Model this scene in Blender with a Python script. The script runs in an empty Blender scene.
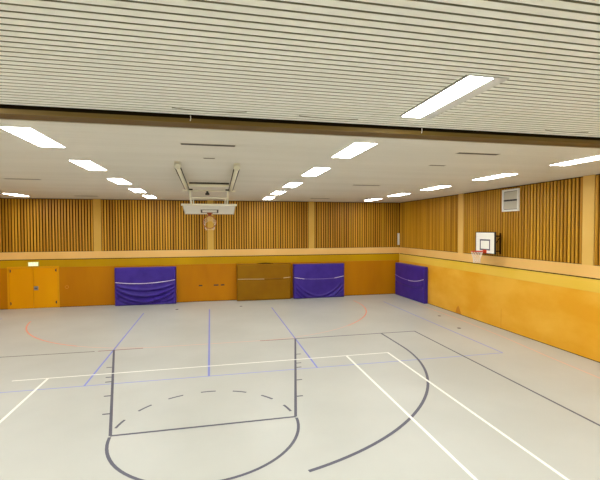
import bpy, bmesh, math, random
from mathutils import Vector, Matrix

random.seed(7)
PI = math.pi
sc = bpy.context.scene
COL = sc.collection

# ------------------------------------------------------------------ room measures (metres)
XL, XR = -11.50, 11.18          # side walls
YF, YB = -6.0, 22.73            # wall behind the viewer, far wall
H = 5.61                        # ceiling
Z_TRIM = 2.48                   # dark shadow gap
Z_BAND = 2.88                   # top of the cream ledge band
CX = -0.15                      # centre line of the court

# ------------------------------------------------------------------ materials
def new_mat(name):
    m = bpy.data.materials.new(name); m.use_nodes = True
    return m, m.node_tree.nodes, m.node_tree.links, m.node_tree.nodes['Principled BSDF']

def srgb(r, g, b):
    def f(c):
        c /= 255.0
        return c / 12.92 if c <= 0.04045 else ((c + 0.055) / 1.055) ** 2.4
    return (f(r), f(g), f(b), 1.0)

def plain(name, rgb, rough=0.5, metal=0.0, spec=0.4):
    m, n, l, b = new_mat(name)
    b.inputs['Base Color'].default_value = srgb(*rgb)
    b.inputs['Roughness'].default_value = rough
    b.inputs['Metallic'].default_value = metal
    b.inputs['Specular IOR Level'].default_value = spec
    return m

def noisy(name, rgb_a, rgb_b, scale=(1, 1, 1), nscale=1.0, rough=0.5, spec=0.4, detail=3.0, lo=0.35, hi=0.65, bump=0.0):
    """two tones of one material mixed by a stretched noise in object space"""
    m, n, l, b = new_mat(name)
    tc = n.new('ShaderNodeTexCoord'); mp = n.new('ShaderNodeMapping')
    mp.inputs['Scale'].default_value = scale
    nz = n.new('ShaderNodeTexNoise'); nz.inputs['Scale'].default_value = nscale; nz.inputs['Detail'].default_value = detail
    cr = n.new('ShaderNodeValToRGB')
    cr.color_ramp.elements[0].position = lo; cr.color_ramp.elements[0].color = srgb(*rgb_a)
    cr.color_ramp.elements[1].position = hi; cr.color_ramp.elements[1].color = srgb(*rgb_b)
    l.new(tc.outputs['Object'], mp.inputs['Vector']); l.new(mp.outputs['Vector'], nz.inputs['Vector'])
    l.new(nz.outputs['Fac'], cr.inputs['Fac']); l.new(cr.outputs['Color'], b.inputs['Base Color'])
    if bump:
        bp = n.new('ShaderNodeBump'); bp.inputs['Strength'].default_value = bump; bp.inputs['Distance'].default_value = 0.01
        l.new(nz.outputs['Fac'], bp.inputs['Height']); l.new(bp.outputs['Normal'], b.inputs['Normal'])
    b.inputs['Roughness'].default_value = rough
    b.inputs['Specular IOR Level'].default_value = spec
    return m

def glow(name, rgb, strength):
    m, n, l, b = new_mat(name)
    b.inputs['Base Color'].default_value = srgb(240, 240, 235)
    b.inputs['Emission Color'].default_value = (rgb[0], rgb[1], rgb[2], 1)
    b.inputs['Emission Strength'].default_value = strength
    return m

LAMP_NEAR = glow('near_lamp_diffuser', (0.99, 0.99, 0.975), 36.0)
LAMP = glow('lamp_diffuser', (0.99, 0.99, 0.98), 15.0)
M = dict(
    floor=noisy('sports_floor', (181, 183, 175), (190, 192, 184), (1, 1, 1), 0.35, rough=0.42, spec=0.35, detail=6),
    plywood_back=noisy('orange_plywood_dim', (182, 116, 0), (192, 126, 0), (0.8, 0.8, 0.25), 1.2, rough=0.5, detail=5, spec=0.15),  # same plywood as the right wall, weaker light put into its colour
    plywood_right=noisy('orange_plywood_lit', (228, 164, 34), (240, 186, 66), (0.5, 0.5, 0.9), 1.1, rough=0.5, spec=0.2, detail=6),  # brighter copy of that plywood, stronger light put into the colour
    strip_back=noisy('yellow_plywood_dim', (184, 142, 0), (194, 152, 0), (0.6, 0.6, 0.3), 1.0, rough=0.5, spec=0.15),  # strip darkened for the dimmer far wall, shade put into the colour
    strip_right=noisy('yellow_plywood_lit', (232, 192, 62), (238, 200, 84), (0.4, 0.4, 0.4), 1.0, rough=0.5),  # strip lightened for the better lit wall, light put into the colour
    cream=noisy('cream_wood', (230, 184, 104), (238, 194, 118), (0.5, 0.5, 0.5), 1.0, rough=0.5),
    pilaster=noisy('pilaster_wood_dim', (206, 164, 72), (216, 176, 86), (0.5, 0.5, 0.5), 1.0, rough=0.5, spec=0.2),  # far wall pilasters, dimmer light put into the wood colour
    pilaster_lit=noisy('pilaster_wood_lit', (222, 180, 94), (230, 190, 108), (0.5, 0.5, 0.5), 1.0, rough=0.5, spec=0.2),  # same pilaster wood, lightened to carry the side walls' light
    slat=noisy('slat_wood', (170, 116, 6), (210, 156, 36), (7, 7, 0.12), 1.0, rough=0.5, detail=2),
    felt=plain('dark_felt', (62, 40, 14), 0.95, spec=0.05),
    gap=plain('shadow_gap', (66, 40, 8), 0.9, spec=0.05),
    white_wall=plain('white_wall_paint', (236, 236, 230), 0.7),
    shell=plain('plaster', (200, 190, 165), 0.8),
    ceil_metal=noisy('pale_metal_panel', (244, 245, 236), (248, 249, 241), (0.3, 3, 1), 0.6, rough=0.55),
    ceil_groove=plain('panel_groove', (140, 136, 114), 0.9, spec=0.05),
    ceil_far=noisy('white_ceiling_panel', (220, 217, 207), (226, 223, 214), (0.15, 1.5, 1), 1.0, rough=0.6),
    ceil_far_groove=plain('panel_joint', (190, 184, 168), 0.9, spec=0.05),
    beam=noisy('brown_beam_wood', (102, 80, 22), (116, 92, 32), (0.3, 8, 8), 2.0, rough=0.6),
    beam_low=noisy('dark_beam_wood', (92, 66, 18), (106, 78, 26), (0.3, 8, 8), 2.0, rough=0.6),
    black=plain('black_slot', (34, 26, 12), 0.9, spec=0.05),
    dark=plain('dark_metal', (48, 44, 40), 0.5),
    grey=plain('grey_metal', (150, 150, 150), 0.35, metal=0.6),
    reflector=plain('lamp_reflector', (206, 206, 202), 0.4),
    white=plain('white_enamel', (236, 236, 228), 0.4),
    cream_steel=plain('cream_steel', (236, 233, 212), 0.35),
    rim_dark=plain('brown_rim', (150, 72, 38), 0.5),  # browner, darker tone for the ceiling hoop's rim
    board=plain('white_backboard', (240, 240, 232), 0.35),
    rim=plain('orange_rim', (206, 66, 26), 0.4),
    net=plain('white_cord', (244, 236, 228), 0.8),
    door=noisy('orange_door', (226, 156, 0), (232, 164, 0), (0.8, 0.8, 0.3), 1.0, rough=0.45, spec=0.15),
    door_frame=plain('door_frame_paint', (220, 158, 12), 0.5, spec=0.15),
    mat_blue=noisy('violet_vinyl', (54, 32, 136), (64, 42, 152), (1, 1, 1), 1.6, rough=0.42, spec=0.3),
    mat_brown=noisy('olive_brown_vinyl', (138, 94, 0), (146, 102, 0), (1, 1, 1), 1.5, rough=0.5, spec=0.15),
    mat_side=plain('dark_mat_side', (40, 30, 70), 0.6),
    rope=plain('white_rope', (226, 216, 236), 0.7),
    rope_violet=plain('lilac_rope', (150, 130, 205), 0.7),
    rope_cream=plain('cream_rope', (226, 204, 160), 0.7),
    rope_brown=plain('brown_rope', (112, 78, 20), 0.7),
    l_white=plain('white_line', (244, 244, 236), 0.45),
    l_dark=plain('dark_line', (84, 84, 98), 0.5),
    l_faded=plain('worn_dark_line', (94, 94, 84), 0.5),
    l_blue=plain('blue_line', (128, 138, 212), 0.5),
    l_paleblue=plain('pale_blue_line', (146, 158, 212), 0.5),
    l_orange=plain('orange_line', (236, 156, 128), 0.5),
    l_pale=plain('pale_orange_line', (222, 184, 166), 0.5),
    l_red=plain('red_brown_line', (140, 92, 84), 0.5),
    stain=plain('brown_stain', (206, 134, 22), 0.6),
    sign_case=plain('sign_case', (196, 196, 120), 0.5),
    sign=glow('exit_sign_face', (0.80, 0.92, 0.42), 0.36),
    sign_green=glow('exit_sign_green', (0.2, 0.6, 0.12), 0.2),
    louvre=plain('pale_grey_louvre', (196, 190, 172), 0.6),
)

# ------------------------------------------------------------------ mesh helpers
def box(bm, x0, x1, y0, y1, z0, z1, mi=0):
    v = [bm.verts.new(c) for c in ((x0, y0, z0), (x1, y0, z0), (x1, y1, z0), (x0, y1, z0),
                                   (x0, y0, z1), (x1, y0, z1), (x1, y1, z1), (x0, y1, z1))]
    for f in ((3, 2, 1, 0), (4, 5, 6, 7), (0, 1, 5, 4), (1, 2, 6, 5), (2, 3, 7, 6), (3, 0, 4, 7)):
        fc = bm.faces.new([v[i] for i in f]); fc.material_index = mi

def mbox(x0, x1, y0, y1, z0, z1, bevel=0.0, seg=2):
    bm = bmesh.new(); box(bm, x0, x1, y0, y1, z0, z1)
    if bevel:
        bmesh.ops.bevel(bm, geom=bm.edges[:], offset=bevel, segments=seg, affect='EDGES', profile=0.5)
    return bm

def tube(bm, pts, r, seg=8, closed=False, cap=True):
    pts = [Vector(p) for p in pts]; n = len(pts); rings = []
    prev = None
    for i in range(n):
        if closed: t = pts[(i + 1) % n] - pts[i - 1]
        else: t = pts[min(i + 1, n - 1)] - pts[max(i - 1, 0)]
        t.normalize()
        if prev is None:
            a = Vector((0, 0, 1)) if abs(t.z) < 0.9 else Vector((1, 0, 0))
            u = t.cross(a).normalized()
        else:
            u = (prev - t * prev.dot(t))
            u = u.normalized() if u.length > 1e-6 else t.orthogonal().normalized()
        prev = u; w = t.cross(u)
        rings.append([bm.verts.new(pts[i] + r * (math.cos(2 * PI * k / seg) * u + math.sin(2 * PI * k / seg) * w)) for k in range(seg)])
    for i in range(n if closed else n - 1):
        a, b = rings[i], rings[(i + 1) % n]
        for k in range(seg):
            f = bm.faces.new((a[k], a[(k + 1) % seg], b[(k + 1) % seg], b[k])); f.smooth = True
    if cap and not closed:
        bm.faces.new(list(reversed(rings[0]))); bm.faces.new(rings[-1])

def obox(bm, c, ux, uy, uz, hx, hy, hz):
    """box about centre c along three unit axes"""
    c, ux, uy, uz = map(Vector, (c, ux, uy, uz)); v = []
    for sz in (-1, 1):
        for sx, sy in ((-1, -1), (1, -1), (1, 1), (-1, 1)):
            v.append(bm.verts.new(c + ux * hx * sx + uy * hy * sy + uz * hz * sz))
    for f in ((3, 2, 1, 0), (4, 5, 6, 7), (0, 1, 5, 4), (1, 2, 6, 5), (2, 3, 7, 6), (3, 0, 4, 7)):
        bm.faces.new([v[i] for i in f])

def obj(name, bm, mats, parent=None, origin=None):
    """link bm (in world coordinates) as one mesh object; children keep their parent's origin"""
    if parent is not None: origin = parent['_o'] if '_o' in parent else (0, 0, 0)
    origin = Vector(origin or (0, 0, 0))
    bmesh.ops.translate(bm, verts=bm.verts[:], vec=-origin)
    bmesh.ops.recalc_face_normals(bm, faces=bm.faces[:])
    me = bpy.data.meshes.new(name); bm.to_mesh(me); bm.free()
    for m in (mats if isinstance(mats, (list, tuple)) else [mats]): me.materials.append(m)
    o = bpy.data.objects.new(name, me); COL.objects.link(o)
    if parent is not None:
        o.parent = parent; o['_o'] = tuple(origin)
    else:
        o.location = origin; o['_o'] = tuple(origin)
    return o

def tag(o, label, cat, group=None):
    o['label'] = label; o['category'] = cat
    if group: o['group'] = group
    return o

def thing(name, label, cat, loc, group=None):
    o = bpy.data.objects.new(name, None); COL.objects.link(o)
    o.location = loc; o['_o'] = tuple(loc); o.empty_display_size = 0.1
    return tag(o, label, cat, group)

def struct(name, bm, mats, parent=None):
    o = obj(name, bm, mats, parent)
    if parent is None: o['kind'] = 'structure'
    return o

def dup(root, loc, label, group=None):
    r = root.copy(); COL.objects.link(r); r.location = loc; r['label'] = label
    if group: r['group'] = group
    for ch in list(root.children):
        c = ch.copy(); COL.objects.link(c); c.parent = r
        for g in ch.children:
            d = g.copy(); COL.objects.link(d); d.parent = c
    return r

# ------------------------------------------------------------------ floor and its painted lines
floor = struct('floor', mbox(XL - 0.2, XR + 0.2, YF - 0.2, YB + 0.2, -0.2, 0.0), M['floor'])

def ribbon(bm, pts, w, z, closed=False):
    """a painted stripe of width w along pts on the floor"""
    pts = [Vector((p[0], p[1], 0)) for p in pts]; n = len(pts); L = []
    for i in range(n):
        t = (pts[min(i + 1, n - 1)] - pts[max(i - 1, 0)]).normalized(); s = Vector((-t.y, t.x, 0)) * w / 2
        L.append((bm.verts.new(pts[i] + s + Vector((0, 0, z))), bm.verts.new(pts[i] - s + Vector((0, 0, z)))))
    for a, b in zip(L, L[1:]): bm.faces.new((a[0], a[1], b[1], b[0]))

def line_set(name, mat, runs, z, label=None):
    bm = bmesh.new()
    for w, pts in runs: ribbon(bm, pts, w, z)
    o = obj(name, bm, M[mat], floor)
    for f in o.data.polygons:
        if f.normal.z < 0: f.flip()
    if label: o['label'] = label
    return o

def arc(cx, cy, r, a0, a1, n=40):
    return [(cx + r * math.cos(math.radians(a0 + (a1 - a0) * i / n)), cy + r * math.sin(math.radians(a0 + (a1 - a0) * i / n))) for i in range(n + 1)]

# handball: goal area line (left arc strong, middle faint, right arc medium), sideline, goal line
gl, gr, gy, gR = CX - 1.55, CX + 1.58, 20.45, 6.22
line_set('handball_goal_line', 'l_orange', [(0.06, arc(gl, gy, gR, 180 + 9, 180 + 62)), (0.06, arc(gr, gy, gR, -50, 6))], 0.0012,
         'orange curved goal area line')
line_set('handball_area_line', 'l_pale', [(0.05, arc(gl, gy, gR, 180 + 62, 270, 20) + arc(gr, gy, gR, 270, 310, 20))], 0.0012, 'worn pale orange goal area line')
line_set('handball_sideline', 'l_pale', [(0.06, [(10.62, 20.3), (10.55, 14.9), (10.42, 12.6)]), (0.06, [(10.42, 12.6), (10.2, 10.6), (10.02, 8.2), (9.9, 6.0)])], 0.0012, 'pale orange sideline near the right wall')
line_set('handball_dash', 'l_pale', [(0.05, [(x, 11.08), (x + 0.3, 11.08)]) for x in (-1.6, -0.95, 0.55, 1.2, 1.85)], 0.0012)
# volleyball court lying across the hall
line_set('volleyball_line', 'l_blue', [
    (0.06, [(-0.155, 11.06), (-0.23, 20.45)]),
    (0.05, [(-3.27, 11.06), (-3.30, 20.2)]), (0.05, [(2.90, 11.06), (2.88, 20.2)])], 0.0018, 'blue volleyball centre and attack lines')
line_set('volleyball_outline', 'l_paleblue', [
    (0.05, [(-9.4, 11.06), (9.07, 11.09)]), (0.06, [(9.07, 11.09), (9.12, 20.45)]), (0.04, [(-9.4, 11.06), (-9.4, 20.45)])], 0.0015, 'pale blue volleyball court outline')
# basketball: baseline, sideline, three point arc, trapezoid lane, dashed circle
hx, hy, R3 = CX, 12.5, 6.4
line_set('basketball_baseline', 'l_faded', [(0.06, [(-7.95, 14.19), (-3.85, 14.16)]), (0.045, [(2.2, 14.2), (3.2, 14.2)])], 0.0022, 'worn grey part of the baseline')
line_set('basketball_line', 'l_dark', [
    (0.065, [(2.9, 14.20), (7.68, 14.22)]), (0.06, [(7.65, 14.22), (7.62, 5.0)]),
    (0.07, [(6.25, 14.2), (6.25, 12.6)] + arc(hx, hy, R3, 0, -75, 40)),
    (0.04, [(-7.95, 14.2), (-7.95, 6.0)])], 0.0025, 'dark grey basketball sideline and three point line')
line_set('basketball_red_line', 'l_red', [(0.06, [(-3.75, 14.17), (-2.35, 14.19)]), (0.06, [(1.6, 14.2), (2.9, 14.2)])], 0.0022, 'red brown stretch of baseline')
kl0, kl1 = (-3.27, 14.2), (-1.99, 8.25)
kr0, kr1 = (2.89, 14.2), (1.68, 8.25)
line_set('basketball_lane', 'l_dark', [(0.062, [kl0, kl1]), (0.062, [kr0, kr1]), (0.06, [kl1, kr1])], 0.0028, 'dark grey trapezoid lane lines')
def on(a, b, t): return (a[0] + (b[0] - a[0]) * t, a[1] + (b[1] - a[1]) * t)
ticks = []
for t in (0.30, 0.44, 0.50, 0.66, 0.83):
    p = on(kl0, kl1, t); ticks.append((0.06, [(p[0] - 0.18, p[1]), (p[0] - 0.03, p[1])]))
    p = on(kr0, kr1, t); ticks.append((0.06, [(p[0] + 0.03, p[1]), (p[0] + 0.18, p[1])]))
line_set('basketball_lane_tick', 'l_dark', ticks, 0.0028)
dash = []
for k in range(7):
    a = 10.8 + k * 24.4
    dash.append((0.055, arc(hx - 0.02, 8.18, 1.83, a, a + 11.2, 6)))
dash.append((0.06, arc(hx, 8.2, 1.84, 180, 360, 40)))
line_set('basketball_circle', 'l_dark', dash, 0.0028, 'dark dashed free throw circle')
# tennis / badminton court in white
line_set('white_court_line', 'l_white', [
    (0.05, [(-5.25, 11.86), (5.50, 11.93)]), (0.065, [(5.48, 11.95), (5.47, 4.5)]),
    (0.065, [(4.07, 11.92), (4.05, 4.5)]), (0.065, [(-4.39, 11.86), (-4.36, 4.5)])], 0.0032, 'white court lines')

# ------------------------------------------------------------------ walls
def slat_panel(axis, a0, a1, plane, z0, z1, sgn, pitch=0.14, bw=0.084):
    """upright boards over dark felt; axis 'x' for walls along x, 'y' for walls along y; sgn points out of the room"""
    bm = bmesh.new()
    def b(u0, u1, d0, d1, zz0, zz1, mi):
        lo, hi = sorted((plane + sgn * d0, plane + sgn * d1))
        if axis == 'x': box(bm, u0, u1, lo, hi, zz0, zz1, mi)
        else: box(bm, lo, hi, u0, u1, zz0, zz1, mi)
    b(a0 - 0.055, a1 + 0.055, 0.045, 0.06, z0, z1, 1)
    n = max(1, int(round((a1 - a0) / pitch))); p = (a1 - a0) / n
    for i in range(n):
        u = a0 + p * (i + 0.5) + random.uniform(-0.004, 0.004)
        d = random.uniform(0.0, 0.004)
        b(u - bw / 2, u + bw / 2, 0.012 + d, 0.045, z0 + 0.02, z1 - 0.03, 0)
    return bm

def wall(name, axis, u0, u1, plane, sgn, pil, wood, strip, skip=None, post='pilaster'):
    """plaster shell > plywood, top strip, shadow gap, cream ledge, pilasters, slat panels"""
    def bx(a0, a1, d0, d1, z0, z1):
        lo, hi = sorted((plane + sgn * d0, plane + sgn * d1))
        return mbox(a0, a1, lo, hi, z0, z1) if axis == 'x' else mbox(lo, hi, a0, a1, z0, z1)
    w = struct(name, bx(u0 - 0.2, u1 + 0.2, 0.06, 0.25, 0.0, H + 0.2), M['shell'])
    if skip:
        segs = [(u0, skip[0]), (skip[1], u1)]
    else: segs = [(u0, u1)]
    for a, b in segs:
        o = obj('plywood_panel', bx(a, b, 0.0, 0.06, 0.025, 2.08), M[wood], w)
    if skip: obj('plywood_panel', bx(skip[0], skip[1], 0.0, 0.06, skip[2], 2.2), M[strip], w)
    o = obj('plywood_strip', bx(u0, u1, 0.002, 0.06, 2.083, Z_TRIM - 0.015), M[strip], w) if not skip else None
    if skip:
        for a, b in segs: obj('plywood_strip', bx(a, b, 0.002, 0.06, 2.083, Z_TRIM - 0.015), M[strip], w)
        obj('plywood_strip', bx(skip[0], skip[1], 0.002, 0.06, 2.2, Z_TRIM - 0.015), M[strip], w)
    obj('shadow_gap', bx(u0, u1, 0.03, 0.06, Z_TRIM - 0.015, Z_TRIM + 0.025), M['gap'], w)
    obj('base_gap', bx(u0, u1, 0.012, 0.06, 0.0, 0.025), M['gap'], w)
    obj('ledge_band', bx(u0, u1, -0.004, 0.06, Z_TRIM + 0.025, Z_BAND), M['cream'], w)
    edges = [u0] + [e for p in pil for e in p] + [u1]
    for a, b in pil: obj('pilaster', bx(a, b, -0.004, 0.06, Z_BAND, H), M[post], w)
    for a, b in zip(edges[0::2], edges[1::2]):
        if b - a > 0.2: obj('slat_panel', slat_panel(axis, a, b, plane, Z_BAND, H, sgn), [M['slat'], M['felt']], w)
    return w

DX0, DX1, DZ = -10.17, -7.80, 2.15          # double door opening
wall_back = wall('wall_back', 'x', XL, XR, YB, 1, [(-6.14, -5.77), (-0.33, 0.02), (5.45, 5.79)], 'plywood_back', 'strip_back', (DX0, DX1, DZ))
wall_right = wall('wall_right', 'y', YF, YB, XR, 1, [(-2.95, -2.57), (3.46, 3.84), (9.87, 10.25), (16.31, 16.68)], 'plywood_right', 'strip_right', None, 'pilaster_lit')
wall_left = wall('wall_left', 'y', YF, YB, XL, -1, [(-2.95, -2.57), (3.46, 3.84), (9.87, 10.25), (16.31, 16.68)], 'plywood_right', 'strip_right', None, 'pilaster_lit')
wall_front = struct('wall_front', mbox(XL - 0.2, XR + 0.2, YF - 0.2, YF, 0.0, H + 0.2), M['white_wall'])  # unseen wall, white so it bounces more light onto the ceiling

# marks on the walls
bm = bmesh.new()
for dy0, dy1, z1 in ((16.50, 16.80, 0.33),):
    v = [bm.verts.new(c) for c in ((XR - 0.001, 16.85, 0.03), (XR - 0.001, 16.38, 0.03), (XR - 0.001, 16.52, 0.25), (XR - 0.001, 16.62, 0.40), (XR - 0.001, 16.74, 0.30))]
    bm.faces.new(v)
obj('scuff_mark', bm, M['stain'], wall_right)['label'] = 'brown scuff mark at the foot of the right wall'
bm = bmesh.new(); box(bm, XR - 0.001, XR + 0.01, 13.775, 13.79, 0.03, 0.80)
obj('panel_seam', bm, M['stain'], wall_right)
def pull(x, z, r=0.055):
    bm = bmesh.new()
    tube(bm, [(x + r * math.cos(2 * PI * k / 20), YB - 0.004, z + r * math.sin(2 * PI * k / 20)) for k in range(20)], 0.014, 6, True)
    o = obj('ring_pull', bm, M['stain'], wall_back); o['label'] = 'round recessed ring pull'
pull(-7.45, 1.04, 0.08)
for x, w in ((-0.72, 0.10), (0.12, 0.13), (0.48, 0.10)):
    bm = mbox(x - w, x + w, YB - 0.012, YB, 0.86, 0.93, 0.004)
    box(bm, x - w * 0.55, x + w * 0.55, YB - 0.02, YB - 0.012, 0.88, 0.91)
    obj('flush_handle', bm, M['dark'], wall_back)['label'] = 'small dark flush handle'

# double door
door = bmesh.new()
box(door, DX0, DX0 + 0.08, YB - 0.02, YB + 0.06, 0, DZ); box(door, DX1 - 0.08, DX1, YB - 0.02, YB + 0.06, 0, DZ)
box(door, DX0 + 0.08, DX1 - 0.08, YB - 0.02, YB + 0.06, DZ - 0.08, DZ)
door = struct('door_1', door, M['door_frame'])
mid = -9.0
for a, b, s in ((DX0 + 0.085, mid - 0.006, -1), (mid + 0.006, DX1 - 0.085, 1)):
    leaf = obj('door_leaf', mbox(a, b, YB - 0.008, YB + 0.045, 0.01, DZ - 0.085, 0.004), M['door'], door)
    hx_ = a + 0.05 if s < 0 else b - 0.05
    for z in (0.28, DZ - 0.22):
        bm = bmesh.new(); tube(bm, [(hx_, YB - 0.014, z - 0.08), (hx_, YB - 0.014, z + 0.08)], 0.015, 10)
        box(bm, min(hx_, hx_ + s * -0.05), max(hx_, hx_ + s * -0.03), YB - 0.014, YB - 0.008, z - 0.05, z + 0.05)
        obj('hinge', bm, M['dark'], leaf)
    if s > 0:
        bm = mbox(a + 0.02, a + 0.22, YB - 0.018, YB - 0.008, 0.93, 1.13, 0.004)
        obj('handle_plate', bm, M['grey'], leaf)['label'] = 'grey square handle plate'
        bm = bmesh.new(); tube(bm, [(a + 0.07, YB - 0.02, 1.03), (a + 0.07, YB - 0.06, 1.03), (a + 0.18, YB - 0.06, 1.03)], 0.014, 8)
        obj('door_handle', bm, M['dark'], leaf)

# ------------------------------------------------------------------ ceiling
Y_CUT = 5.86
bm = bmesh.new(); box(bm, XL - 0.2, XR + 0.2, YF - 0.2, YB + 0.2, H + 0.03, H + 0.25)
ceiling = struct('ceiling', bm, M['shell'])
def planks(y0, y1, pitch, g, depth):
    bm = bmesh.new(); n = int(round((y1 - y0) / pitch)); p = (y1 - y0) / n
    box(bm, XL, XR, y0, y1, H + depth, H + 0.03, 1)
    for i in range(n):
        a = y0 + i * p + g / 2; b = y0 + (i + 1) * p - g / 2
        prof = [(a, H + depth), (a, H + 0.004), (a + 0.004, H), (b - 0.004, H), (b, H + 0.004), (b, H + depth)]
        L = [bm.verts.new((XL, y, z)) for y, z in prof]; R_ = [bm.verts.new((XR, y, z)) for y, z in prof]
        for k in range(len(prof) - 1):
            bm.faces.new((L[k], L[k + 1], R_[k + 1], R_[k])).material_index = 1 if k in (0, 4) else 0
    return bm
obj('ribbed_panel', planks(YF, Y_CUT - 0.005, 0.1075, 0.028, 0.02), [M['ceil_metal'], M['ceil_groove']], ceiling)['label'] = 'ribbed pale metal ceiling nearest the viewer'
obj('smooth_panel', planks(6.17, YB, 0.215, 0.006, 0.006), [M['ceil_far'], M['ceil_far_groove']], ceiling)['label'] = 'smooth white panelled ceiling over the court'

# beam hung across the hall
beam = struct('trim_1', mbox(XL, XR, 5.88, 6.17, 5.505, 5.55), M['beam_low'])
beam['label'] = 'brown wooden beam across the ceiling'
obj('beam_face', mbox(XL, XR, 5.862, 5.88, 5.50, 5.563), M['beam'], beam)
obj('curtain_slot', mbox(XL, XR, 5.885, 6.16, 5.55, H + 0.03), M['black'], beam)
obj('beam_lip', mbox(XL, XR, 6.17, 6.20, 5.498, H), M['louvre'], beam)

# ------------------------------------------------------------------ ceiling lights
LW, LL = 0.46, 1.53
def flush_light(label, group, loc):
    t = thing('ceiling_light', label, 'ceiling light', loc, group)
    x, y, z = loc; bm = bmesh.new(); e = 0.018
    for a in ((x - LW / 2, x - LW / 2 + e, y - LL / 2, y + LL / 2), (x + LW / 2 - e, x + LW / 2, y - LL / 2, y + LL / 2),
              (x - LW / 2 + e, x + LW / 2 - e, y - LL / 2, y - LL / 2 + e), (x - LW / 2 + e, x + LW / 2 - e, y + LL / 2 - e, y + LL / 2)):
        box(bm, *a, z - 0.012, z)
    obj('frame', bm, M['white'], t)
    obj('diffuser', mbox(x - LW / 2 + e, x + LW / 2 - e, y - LL / 2 + e, y + LL / 2 - e, z - 0.016, z - 0.001), LAMP, t)
    return t
def trough_light(label, group, loc):
    """near lights: lit panel, grey slanted reflector on one side, dark joint on the other"""
    t = thing('ceiling_light', label, 'ceiling light', loc, group)
    x, y, z = loc; y0, y1 = y - 0.76, y + 0.77
    bm = bmesh.new()
    for a in ((x - 0.245, x - 0.225, y0 - 0.02, y1 + 0.02), (x + 0.225, x + 0.245, y0 - 0.02, y1 + 0.02),
              (x - 0.225, x + 0.225, y0 - 0.02, y0), (x - 0.225, x + 0.225, y1, y1 + 0.02)):
        box(bm, *a, z - 0.012, z)
    obj('frame', bm, M['reflector'], t)
    obj('diffuser', mbox(x - 0.215, x + 0.062, y0, y1, z - 0.013, z - 0.002), LAMP_NEAR, t)
    bm = bmesh.new()
    v = [bm.verts.new(c) for c in ((x + 0.075, y0, z - 0.006), (x + 0.225, y0, z - 0.012), (x + 0.225, y0, z - 0.001), (x + 0.075, y0, z - 0.001),
                                   (x + 0.075, y1, z - 0.006), (x + 0.225, y1, z - 0.012), (x + 0.225, y1, z - 0.001), (x + 0.075, y1, z - 0.001))]
    for f in ((0, 1, 5, 4), (1, 2, 6, 5), (2, 3, 7, 6), (3, 0, 4, 7), (0, 3, 2, 1), (4, 5, 6, 7)): bm.faces.new([v[i] for i in f])
    obj('reflector', bm, M['reflector'], t)
    bm = mbox(x - 0.262, x - 0.247, y0, y1, z - 0.004, z)
    obj('joint_gap', bm, M['l_faded'], t)
    return t

XA, XB_, XC, XD = -3.01, 2.80, 8.53, -8.75
YS = [7.81, 10.90, 14.27, 17.45, 20.55]
ORD = ['nearest', 'second', 'third', 'fourth', 'farthest']
proto = None
def place(x, y, label, group):
    global proto
    if proto is None: proto = flush_light(label, group, (x, y, H)); return proto
    return dup(proto, (x, y, H), label, group)
for i, y in enumerate(YS):
    q = {0: 'first', 1: 'second', 2: 'third', 3: 'fourth', 4: 'fifth and farthest'}[i]
    place(XA, y, f'lit ceiling light, {q} beyond the beam, row left of the ceiling hoop', 'lights in the row left of the ceiling hoop')
for i, y in enumerate(YS):
    q = {0: 'first', 1: 'second', 2: 'third', 3: 'fourth', 4: 'fifth and farthest'}[i]
    place(XB_, y, f'lit ceiling light, {q} beyond the beam, row right of the ceiling hoop', 'lights in the row right of the ceiling hoop')
for i, y in enumerate(YS):
    q = {0: 'nearest', 1: 'second', 2: 'third', 3: 'fourth', 4: 'farthest'}[i]
    place(XC, y, f'lit ceiling light, {q} of the row beside the right wall', 'lights in the row beside the right wall')
for i, y in enumerate(YS):
    lab = 'lit ceiling light at far left, above the double door' if i == 4 else 'lit ceiling light of the row beside the left wall, outside the view'
    place(XD, y, lab, 'lights in the row beside the left wall')
tproto = trough_light('large lit ceiling light with grey reflector in the ribbed ceiling before the beam', 'lights in the near ribbed ceiling', (2.86, 4.52, H))
for x in (XD, XA, 2.86, XC):
    for y in (4.52, 1.35, -1.8):
        if (x, y) != (2.86, 4.52):
            dup(tproto, (x, y, H), 'lit ceiling light of the ribbed near ceiling, outside the view', 'lights in the near ribbed ceiling')  # unseen lamps added because the hall needs their light

# ------------------------------------------------------------------ slot vents in the ceiling
def slot_vent(x, y, length, w, label, group):
    t = thing('slot_vent', label, 'ceiling vent', (x, y, H), group)
    bm = bmesh.new(); a, b = length / 2, w / 2
    for q in ((x - a - 0.012, x + a + 0.012, y - b - 0.012, y - b), (x - a - 0.012, x + a + 0.012, y + b, y + b + 0.012), (x - a - 0.012, x - a, y - b, y + b), (x + a, x + a + 0.012, y - b, y + b)):
        box(bm, *q, H - 0.006, H)
    obj('frame', bm, M['louvre'], t)
    obj('slot', mbox(x - a, x + a, y - b, y + b, H - 0.004, H - 0.0005), M['dark'], t)
VG = 'dark slot vents in the smooth ceiling'
slot_vent(-0.08, 7.84, 1.0, 0.14, 'long dark slot vent in the ceiling, just beyond the beam above the ceiling hoop', VG)
slot_vent(-0.08, 9.30, 0.24, 0.09, 'short dark slot vent between the tops of the hoop arms', VG)
slot_vent(5.57, 7.62, 0.98, 0.13, 'long dark slot vent beyond the beam, left of the row beside the right wall', VG)
slot_vent(5.57, 9.22, 0.42, 0.09, 'short dark slot vent second from the beam on the right', VG)
slot_vent(5.52, 13.9, 1.02, 0.16, 'dark slot vent midway down the ceiling between the right two light rows', VG)
slot_vent(5.48, 20.3, 1.02, 0.22, 'farthest dark slot vent on the right, close to the far slatted wall', VG)
slot_vent(-5.87, 14.2, 1.0, 0.16, 'dark slot vent midway down the ceiling at the left', VG)
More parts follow.
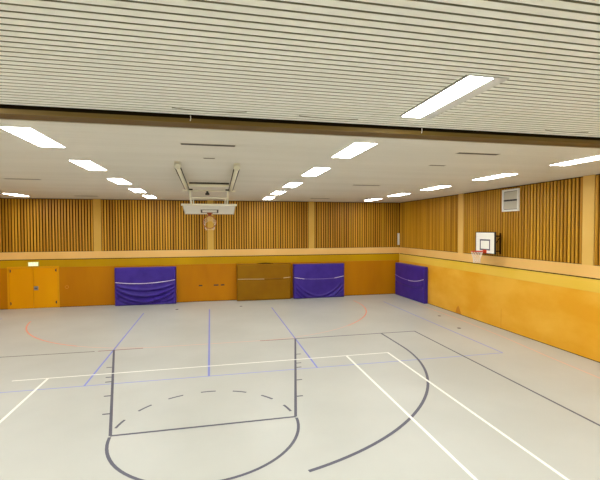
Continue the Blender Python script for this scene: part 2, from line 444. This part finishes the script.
slot_vent(-5.90, 20.75, 1.0, 0.22, 'farthest dark slot vent on the left, close to the far slatted wall', VG)
def bowed_gap(x0, x1, y, sag, label):
    bm = bmesh.new(); n = 16
    pts = [(x0 + (x1 - x0) * k / n, y - sag * (1 - (2 * k / n - 1) ** 2), H - 0.004) for k in range(n + 1)]
    tube(bm, pts, 0.006, 6)
    tag(obj('bowed_trim', bm, M['ceil_groove'], origin=(0.5 * (x0 + x1), y, H)), label, 'ceiling trim', 'thin bowed trims before the beam')
bowed_gap(-0.52, 0.46, 5.54, -0.07, 'thin bowed dark trim on the ribbed ceiling above the ceiling hoop')
bowed_gap(1.20, 2.08, 5.57, -0.05, 'thin bowed dark trim left of the large near ceiling light')
bowed_gap(5.30, 6.15, 5.56, -0.05, 'thin bowed dark trim on the ribbed ceiling at the far right')
def cord(x, label):
    bm = bmesh.new(); tube(bm, [(x, 5.85, 5.60), (x + 0.003, 5.85, 5.56), (x - 0.006, 5.85, 5.525)], 0.0055, 6)
    tag(obj('hanging_cord', bm, M['white'], origin=(x, 5.85, 5.60)), label, 'cord', 'cords hanging at the beam')
cord(-0.30, 'short white cord hanging before the beam above the ceiling hoop')
cord(3.26, 'short white cord hanging before the beam below the large near light')

# ------------------------------------------------------------------ ceiling-hung basketball hoop, folded up
hc = -0.125
t = thing('ceiling_basketball_hoop', 'cream ceiling-hung basketball hoop folded up, white backboard tilted under its frame', 'basketball hoop', (hc, 9.8, H))
A0y, A1y, A0z, A1z, AX = 9.95, 13.65, 5.50, 5.30, 0.70
for s in (-1, 1):
    bm = bmesh.new(); tube(bm, [(hc + s * AX, A0y, A0z), (hc + s * AX, A1y, A1z)], 0.052, 12)
    tube(bm, [(hc + s * AX, A0y - 0.04, A0z + 0.002), (hc + s * AX, A0y + 0.04, A0z - 0.002)], 0.068, 12)
    arm = obj('arm', bm, M['cream_steel'], t)
    bm = bmesh.new()
    for q in (-1, 1): tube(bm, [(hc + s * AX + q * 0.066, A0y + 0.1, A0z - 0.01), (hc + s * AX + q * 0.066, A1y - 0.1, A1z + 0.01)], 0.013, 6)
    for yy in (A0y + 0.12, A1y - 0.12):
        zz = A0z + (A1z - A0z) * (yy - A0y) / (A1y - A0y)
        tube(bm, [(hc + s * AX - 0.07, yy, zz), (hc + s * AX + 0.07, yy, zz)], 0.012, 6)
    obj('arm_edge_shade', bm, M['dark'], arm)['label'] = 'added dark tubes for the shaded edges of the arm'  # dark tubes added to stand in for the arm's shaded edges
    bm = bmesh.new(); box(bm, hc + s * AX - 0.07, hc + s * AX + 0.07, A0y - 0.06, A0y + 0.10, H - 0.02, H)
    box(bm, hc + s * AX - 0.075, hc + s * AX - 0.063, A0y - 0.05, A0y + 0.05, 5.48, H - 0.02)
    box(bm, hc + s * AX + 0.063, hc + s * AX + 0.075, A0y - 0.05, A0y + 0.05, 5.48, H - 0.02)
    obj('hinge_bracket', bm, M['cream_steel'], arm)
    bm = bmesh.new(); xs = hc + s * (AX - 0.07)
    tube(bm, [(xs, 13.62, 5.30), (xs + -s * 0.05, 13.70, 4.82)], 0.032, 10)
    obj('drop_rod', bm, M['cream_steel'], t)
    bm = bmesh.new(); obox(bm, (hc + s * (AX - 0.10), 13.55, 5.31), (1, 0, 0), (0, 1, 0), (0, 0, 1), 0.07, 0.04, 0.02)
    obj('joint', bm, M['dark'], t)
bm = bmesh.new(); tube(bm, [(hc - AX, 13.1, 5.40), (hc + AX, 13.1, 5.40)], 0.042, 10); obj('cross_bar', bm, M['cream_steel'], t)
bm = bmesh.new(); tube(bm, [(hc - 0.86, 13.66, 5.285), (hc + 0.86, 13.66, 5.285)], 0.028, 10); obj('cross_bar', bm, M['cream_steel'], t)
bm = bmesh.new(); tube(bm, [(hc - 0.60, 13.66, 5.05), (hc + 0.60, 13.66, 5.05)], 0.024, 10); obj('cross_bar', bm, M['cream_steel'], t)
bm = bmesh.new(); box(bm, hc - 0.67, hc + 0.67, 14.1, 14.95, H - 0.03, H); obj('ceiling_plate', bm, M['dark'], t)['label'] = 'dark ceiling plate'
bm = bmesh.new(); tube(bm, [(hc - 0.67, 14.3, 5.52), (hc + 0.67, 14.3, 5.52)], 0.03, 8)
for s in (-1, 1): tube(bm, [(hc + s * 0.6, 14.3, 5.52), (hc + s * 0.6, 14.4, H - 0.02)], 0.025, 8)
obj('cross_bar', bm, M['cream_steel'], t)
bm = mbox(hc - 0.13, hc + 0.01, 13.60, 13.80, 5.15, 5.21, 0.02); tube(bm, [(hc - 0.05, 13.6, 5.19), (hc - 0.07, 13.68, 5.27)], 0.04, 10)
obj('winch', bm, M['dark'], t)['label'] = 'dark winch motor'
for s in (-1, 1):
    bm = bmesh.new(); tube(bm, [(hc + s * 0.52, 13.66, 5.05), (hc + s * 0.52, 14.0, 4.84)], 0.02, 8)
    obj('brace', bm, M['cream_steel'], t)
# board: near (upper) edge at y 13.62, far (lower) edge at y 14.76
e0, e1 = Vector((hc, 13.62, 4.785)), Vector((hc, 14.76, 4.56))
ud = (e1 - e0).normalized(); nd = Vector((1, 0, 0)).cross(ud); nd = nd if nd.z < 0 else -nd     # face normal, downwards
bl = (e1 - e0).length; cb = (e0 + e1) / 2
bm = bmesh.new(); obox(bm, cb - nd * 0.012, (1, 0, 0), ud, nd, 0.84, bl / 2, 0.011)
bb = obj('backboard', bm, M['board'], t)
bm = bmesh.new()
for s in (-1, 1): obox(bm, cb + Vector((s * 0.85, 0, 0)) - nd * 0.012, (1, 0, 0), ud, nd, 0.012, bl / 2, 0.022)
obox(bm, e1 + ud * 0.012 - nd * 0.012, (1, 0, 0), ud, nd, 0.862, 0.012, 0.022)
obj('board_edge', bm, M['louvre'], bb)
bm = bmesh.new(); obox(bm, e0 - ud * 0.02 - nd * 0.03, (1, 0, 0), ud, nd, 0.90, 0.022, 0.028); obj('top_rail', bm, M['cream_steel'], bb)
bm = bmesh.new()
rc = e1 - ud * 0.40
for s in (-1, 1): obox(bm, rc + Vector((s * 0.275, 0, 0)) + nd * 0.001, (1, 0, 0), ud, nd, 0.026, 0.235, 0.002)
for s in (-1, 1): obox(bm, rc + ud * s * 0.21 + nd * 0.001, (1, 0, 0), ud, nd, 0.25, 0.025, 0.002)
obj('target_square', bm, M['dark'], bb)
rb = e1 - ud * 0.15
bm = bmesh.new(); obox(bm, rb + nd * 0.05, (1, 0, 0), ud, nd, 0.06, 0.04, 0.05); obox(bm, rb + nd * 0.008, (1, 0, 0), ud, nd, 0.10, 0.08, 0.008)
rim = obj('rim', bm, M['rim_dark'], t)
ctr = rb + nd * (0.11 + 0.225)
bm = bmesh.new(); bm.from_mesh(rim.data); bmesh.ops.translate(bm, verts=bm.verts[:], vec=Vector(t['_o']))
tube(bm, [ctr + 0.225 * (math.cos(2 * PI * k / 40) * Vector((1, 0, 0)) + math.sin(2 * PI * k / 40) * nd) for k in range(40)], 0.012, 8, True)
bmesh.ops.translate(bm, verts=bm.verts[:], vec=-Vector(t['_o'])); bmesh.ops.recalc_face_normals(bm, faces=bm.faces[:])
bm.to_mesh(rim.data); bm.free()
# limp net hanging from the upright ring: cords drop from the ring towards its low side
bm = bmesh.new()
for k in range(24):
    a = 2 * PI * k / 24
    p0 = ctr + 0.222 * (math.cos(a) * Vector((1, 0, 0)) + math.sin(a) * nd) + ud * 0.01
    pts = []
    for j in range(7):
        f = j / 6
        q = p0 + ud * (0.10 * math.sin(f * PI * 0.5)) + Vector((-math.cos(a) * 0.06 * f, 0, -0.16 * f * f))
        q.z = max(q.z, (ctr + nd * 0.225).z - 0.06)
        pts.append(q)
    tube(bm, pts, 0.0035, 5)
obj('net', bm, M['net'], t)

# ------------------------------------------------------------------ wall-mounted basketball hoop
FX = 10.70                       # face of the board
by0, by1, bz0, bz1 = 13.58, 14.74, 2.99, 3.87
bcy = (by0 + by1) / 2
t = thing('wall_basketball_hoop', 'small white backboard with black edge and orange rim mounted on the right wall', 'basketball hoop', (XR, bcy, 2.75))
bb = obj('backboard', mbox(FX, FX + 0.03, by0 + 0.03, by1 - 0.03, bz0 + 0.03, bz1 - 0.03), M['board'], t)
bm = bmesh.new()
box(bm, FX - 0.004, FX + 0.07, by0, by0 + 0.03, bz0, bz1); box(bm, FX - 0.004, FX + 0.07, by1 - 0.03, by1, bz0, bz1)
box(bm, FX - 0.004, FX + 0.07, by0 + 0.03, by1 - 0.03, bz0, bz0 + 0.03); box(bm, FX - 0.004, FX + 0.07, by0 + 0.03, by1 - 0.03, bz1 - 0.03, bz1)
obj('edge_frame', bm, M['dark'], bb)['label'] = 'black board edge'
bm = bmesh.new(); w = 0.055
iy0, iy1, iz0, iz1 = bcy - 0.31, bcy + 0.31, 3.13, 3.57
for q in ((iy0, iy0 + w, iz0, iz1), (iy1 - w, iy1, iz0, iz1), (iy0 + w, iy1 - w, iz0, iz0 + w), (iy0 + w, iy1 - w, iz1 - w, iz1)):
    box(bm, FX - 0.003, FX, *q)
obj('target_square', bm, plain('grey_violet_mark', (88, 84, 100), 0.5), bb)
for y in (bcy - 0.3, bcy + 0.3):
    bm = bmesh.new()
    tube(bm, [(FX + 0.03, y, 3.70), (XR, y, 3.70)], 0.022, 8); tube(bm, [(FX + 0.03, y, 3.10), (XR, y, 3.10)], 0.022, 8)
    tube(bm, [(FX + 0.05, y, 3.12), (XR - 0.01, y, 3.68)], 0.016, 8)
    box(bm, XR - 0.015, XR - 0.004, y - 0.05, y + 0.05, 2.98, 3.82)
    obj('wall_bracket', bm, M['felt'], t)  # dark brown stands in for the shade behind the board
rz = 3.09
bm = bmesh.new(); rx = FX - 0.14 - 0.225
tube(bm, [(rx + 0.225 * math.cos(2 * PI * k / 40), bcy + 0.225 * math.sin(2 * PI * k / 40), rz) for k in range(40)], 0.014, 8, True)
box(bm, FX - 0.16, FX - 0.004, bcy - 0.07, bcy + 0.07, rz - 0.05, rz + 0.015); box(bm, FX - 0.02, FX - 0.004, bcy - 0.11, bcy + 0.11, rz - 0.08, rz + 0.06)
obj('rim', bm, M['rim'], t)
bm = bmesh.new(); n = 12; rows = 6
def npt(i, j):
    r = 0.215 - 0.085 * min(1, j / 4) ; a = 2 * PI * (i + 0.5 * (j % 2)) / n
    return (rx + r * math.cos(a), bcy + r * math.sin(a), rz - 0.012 - 0.075 * j)
for j in range(rows):
    for i in range(n):
        tube(bm, [npt(i, j), npt(i if j % 2 == 0 else i + 1, j + 1)], 0.005, 5)
        tube(bm, [npt(i, j), npt(i - 1 if j % 2 == 0 else i, j + 1)], 0.005, 5)
obj('net', bm, M['net'], t)

# ------------------------------------------------------------------ soft landing mats stood on edge
def crash_mat(label, loc, W, Ht, T, mat, folds, rope, facing, group, seed):
    """loc = middle of the foot of its back; facing '-y' or '-x'"""
    rnd = random.Random(seed)
    t = thing('crash_mat', label, 'gym mat', loc, group)
    def P(u, d, z):                                      # u along the wall, d out from the wall
        return (loc[0] + u, loc[1] - d, loc[2] + z) if facing == '-y' else (loc[0] - d, loc[1] - u, loc[2] + z)
    nu, nv = 90, 60
    def disp(u, v):
        d = 0.0
        for (v0, sag, amp, wid, ua, ub) in folds:
            if ua <= u <= ub:
                q = (2 * (u - ua) / (ub - ua) - 1)
                line = v0 - sag * (1 - q * q)
                fade = min(1, (u - ua) / 0.06, (ub - u) / 0.06)
                x = (v - line) / wid
                d += 1.7 * amp * fade * (math.exp(-x * x) - 0.8 * math.exp(-(x + 1.6) ** 2))
        d += 0.006 * math.sin(7 * u + seed) * math.sin(5 * v + 2 * seed)
        return d
    bm = bmesh.new(); r = 0.05; G = []
    for j in range(nv + 1):
        row = []
        for i in range(nu + 1):
            u, v = i / nu, j / nv
            uu = (u - 0.5) * W; zz = v * Ht
            eu = min(u, 1 - u) * W; ev = min(v, 1 - v) * Ht
            k = 0.0
            for e in (eu, ev):
                if e < r: k = max(k, r - math.sqrt(max(0, r * r - (r - e) ** 2)))
            fade = min(1, eu / 0.12, ev / 0.12)
            row.append(bm.verts.new(P(uu, T - k + disp(u, v) * fade, zz)))
        G.append(row)
    for j in range(nv):
        for i in range(nu):
            f = bm.faces.new((G[j][i], G[j][i + 1], G[j + 1][i + 1], G[j + 1][i])); f.smooth = True
    # sides, top, bottom and back
    B = {}
    rim_ = [(0, i) for i in range(nu + 1)] + [(j, nu) for j in range(1, nv + 1)] + [(nv, i) for i in range(nu - 1, -1, -1)] + [(j, 0) for j in range(nv - 1, 0, -1)]
    back = []
    for (j, i) in rim_:
        back.append(bm.verts.new(P((i / nu - 0.5) * W, 0.0, j / nv * Ht)))
    m = len(rim_)
    for k in range(m):
        a, b = rim_[k], rim_[(k + 1) % m]
        bm.faces.new((G[a[0]][a[1]], back[k], back[(k + 1) % m], G[b[0]][b[1]]))
    bm.faces.new(back)
    obj('cover', bm, M[mat], t)
    for (u0, u1, v0, v1, sag, rad, rm) in rope:
        bm = bmesh.new(); n = 40; pts = []
        for k in range(n + 1):
            f = k / n; u = u0 + (u1 - u0) * f
            v = v0 + (v1 - v0) * f - sag * (1 - (2 * f - 1) ** 2)
            pts.append(P((u - 0.5) * W, T + 0.004 + disp(u, v) * min(1, min(u, 1 - u) * W / 0.12), v * Ht))
        tube(bm, pts, rad, 6)
        obj('strap', bm, M[rm], t)
    return t, P
G_ = 'crash mats stood along the walls'
f1 = [(0.54, 0.14, 0.045, 0.030, 0.02, 0.98), (0.46, 0.22, 0.060, 0.032, 0.02, 0.98), (0.36, 0.27, 0.060, 0.034, 0.02, 0.97), (0.24, 0.20, 0.050, 0.032, 0.02, 0.75), (0.22, 0.12, 0.04, 0.03, 0.6, 0.99)]
crash_mat('violet crash mat with a sagging cover and white strap, right of the double door', (-3.54, YB - 0.03, 0), 3.06, 2.0, 0.33, 'mat_blue', f1,
          [(0.01, 0.99, 0.62, 0.655, 0.06, 0.020, 'rope')], '-y', G_, 1)
t, P = crash_mat('olive brown crash mat with a thin strap, between bare wall and a violet mat', (2.78, YB - 0.03, 0), 3.04, 2.05, 0.33, 'mat_brown',
          [(0.60, 0.02, 0.008, 0.02, 0.0, 1.0)], [(0.01, 0.50, 0.60, 0.585, 0.0, 0.013, 'rope_cream'), (0.50, 0.86, 0.585, 0.60, 0.004, 0.012, 'rope_brown'), (0.86, 0.995, 0.60, 0.62, 0.0, 0.013, 'rope_cream')], '-y', G_, 2)
bm = bmesh.new(); n = 14                       # the cover's loose dark flap along the top
for k in range(n):
    a, b = -0.42 + 0.95 * k / n, -0.42 + 0.95 * (k + 1) / n
    h0, h1 = [0.012 + 0.045 * math.sin(PI * q / n) for q in (k, k + 1)]
    pts = [P(a, 0.24, 2.05), P(b, 0.24, 2.05), P(b, 0.24, 2.05 + h1), P(a, 0.24, 2.05 + h0)]
    q2 = [P(a, 0.20, 2.05), P(b, 0.20, 2.05), P(b, 0.20, 2.05 + h1), P(a, 0.20, 2.05 + h0)]
    v = [bm.verts.new(c) for c in pts + q2]
    for f in ((0, 1, 2, 3), (7, 6, 5, 4), (3, 2, 6, 7), (0, 4, 5, 1), (0, 3, 7, 4), (1, 5, 6, 2)): bm.faces.new([v[i] for i in f])
obj('cover_flap', bm, M['felt'], t)['label'] = 'dark folded flap on the top edge'
f3 = [(0.52, 0.46, 0.026, 0.028, 0.01, 0.99), (0.40, 0.50, 0.040, 0.032, 0.01, 0.99), (0.25, 0.42, 0.036, 0.032, 0.01, 0.99)]
crash_mat('violet crash mat with wrinkled lower corners, right of the olive brown mat', (6.0, YB - 0.03, 0), 3.03, 1.98, 0.33, 'mat_blue', f3,
          [(0.01, 0.20, 0.62, 0.575, 0.0, 0.019, 'rope'), (0.20, 0.80, 0.575, 0.575, 0.015, 0.013, 'rope_violet'), (0.80, 0.99, 0.575, 0.63, 0.0, 0.019, 'rope')], '-y', G_, 3)
t, P = crash_mat('smooth violet crash mat in the corner, leaning along the right wall', (XR - 0.08, 20.92, 0), 3.20, 1.96, 0.24, 'mat_blue', [(0.50, 0.1, 0.02, 0.04, 0.0, 1.0)],
          [(0.01, 0.50, 0.63, 0.545, 0.02, 0.020, 'rope_violet'), (0.50, 0.99, 0.545, 0.66, 0.035, 0.020, 'rope')], '-x', G_, 4)
t.rotation_euler = (0, 0, math.radians(2.0))

# ------------------------------------------------------------------ small things
t = thing('exit_sign', 'small lit green and white emergency exit sign above the double door', 'exit sign', (-8.96, YB, 2.16))
obj('housing', mbox(-9.20, -8.72, YB - 0.075, YB - 0.002, 2.155, 2.375, 0.006), M['sign_case'], t)
obj('sign_face', mbox(-9.175, -8.745, YB - 0.080, YB - 0.0755, 2.175, 2.36), M['sign'], t)
bm = bmesh.new(); yy0, yy1 = YB - 0.084, YB - 0.0805
box(bm, -8.86, -8.78, yy0, yy1, 2.21, 2.35); box(bm, -9.16, -9.06, yy0, yy1, 2.27, 2.29)
box(bm, -9.00, -8.94, yy0, yy1, 2.25, 2.32); box(bm, -8.985, -8.955, yy0, yy1, 2.33, 2.36); box(bm, -9.02, -8.99, yy0, yy1, 2.21, 2.25); box(bm, -8.95, -8.92, yy0, yy1, 2.21, 2.25)
obj('pictogram', bm, M['sign_green'], t)

t = thing('ventilation_grille', 'white framed ventilation grille high on the right slatted wall near the ceiling', 'ventilation grille', (XR, 13.31, 4.65))
g0, g1, gz0, gz1 = 12.87, 13.74, 4.66, 5.51
bm = bmesh.new(); w = 0.07; fx0, fx1 = XR - 0.05, XR + 0.011
box(bm, fx0, fx1, g0, g0 + w, gz0, gz1); box(bm, fx0, fx1, g1 - w, g1, gz0, gz1)
box(bm, fx0, fx1, g0 + w, g1 - w, gz0, gz0 + w); box(bm, fx0, fx1, g0 + w, g1 - w, gz1 - w, gz1); 
obj('frame', bm, M['white'], t)
zm = (gz0 + gz1) / 2
obj('back_plate', mbox(XR - 0.004, XR + 0.010, g0 + w, g1 - w, gz0 + w, gz1 - w), M['dark'], t)
obj('middle_bar', mbox(XR - 0.04, XR + 0.011, g0 + w, g1 - w, zm - 0.014, zm + 0.014), M['dark'], t)
for a, b in ((gz0 + w, zm - 0.014), (zm + 0.014, gz1 - w)):
    bm = bmesh.new(); n = 5; box(bm, XR - 0.034, XR + 0.010, g0 + w + 0.02, g1 - w - 0.02, a + 0.02, b - 0.02)
    for k in range(n):
        z = a + 0.04 + (b - a - 0.08) * (k + 0.5) / n
        box(bm, XR - 0.040, XR - 0.034, g0 + w + 0.04, g1 - w - 0.04, z - 0.012, z + 0.004)
    obj('louvre', bm, M['louvre'], t)

bm = mbox(XR - 0.13, XR - 0.01, YB - 0.075, YB - 0.002, 3.02, 3.74, 0.012)
tag(obj('corner_fixture', bm, M['white'], origin=(XR - 0.06, YB, 3.02)), 'narrow upright white fixture in the corner above the cream band', 'wall fixture')

def floor_socket(x, y, label):
    bm = bmesh.new(); bmesh.ops.create_cone(bm, cap_ends=True, segments=28, radius1=0.085, radius2=0.078, depth=0.006, matrix=Matrix.Translation((x, y, 0.0035)))
    t = thing('floor_socket', label, 'floor socket', (x, y, 0), 'socket covers in the floor')
    obj('rim', bm, M['grey'], t)
    bm = bmesh.new(); bmesh.ops.create_cone(bm, cap_ends=True, segments=28, radius1=0.07, radius2=0.068, depth=0.003, matrix=Matrix.Translation((x, y, 0.0078)))
    obj('lid', bm, M['dark'], t)
floor_socket(-1.82, 20.75, 'small dark floor socket cover below the violet mat nearest the door')
floor_socket(1.37, 20.85, 'small dark floor socket cover below the olive brown mat')
floor_socket(10.10, 16.46, 'dark floor socket cover by the right wall, nearer the corner mat')
floor_socket(9.62, 14.25, 'dark floor socket cover by the right wall, at the end of the dark baseline')

# ------------------------------------------------------------------ world, camera, view
w = bpy.data.worlds.new('World'); sc.world = w; w.use_nodes = True
w.node_tree.nodes['Background'].inputs['Color'].default_value = (0.9, 0.92, 1, 1)
w.node_tree.nodes['Background'].inputs['Strength'].default_value = 0.02

yaw, pitch, roll = 0.213358, -0.027003, -0.003075
cy, sy, cp, sp = math.cos(yaw), math.sin(yaw), math.cos(pitch), math.sin(pitch)
fwd = Vector((sy * cp, cy * cp, sp)); right = Vector((cy, -sy, 0)); up = right.cross(fwd)
r2 = math.cos(roll) * right + math.sin(roll) * up; u2 = -math.sin(roll) * right + math.cos(roll) * up
cam = bpy.data.cameras.new('camera'); co = bpy.data.objects.new('camera', cam); COL.objects.link(co)
co.matrix_world = Matrix(((r2.x, u2.x, -fwd.x, 0), (r2.y, u2.y, -fwd.y, 0), (r2.z, u2.z, -fwd.z, 4.0), (0, 0, 0, 1)))
cam.sensor_fit = 'HORIZONTAL'; cam.sensor_width = 36.0; cam.lens = 36.0 * 399.36 / 600.0
cam.clip_end = 200
sc.camera = co

sc.view_settings.view_transform = 'Standard'; sc.view_settings.look = 'None'
sc.view_settings.gamma = 1.0; sc.view_settings.use_curve_mapping = False
sc.view_settings.exposure = 1.0
for o in list(bpy.data.objects):
    if '_o' in o: del o['_o']
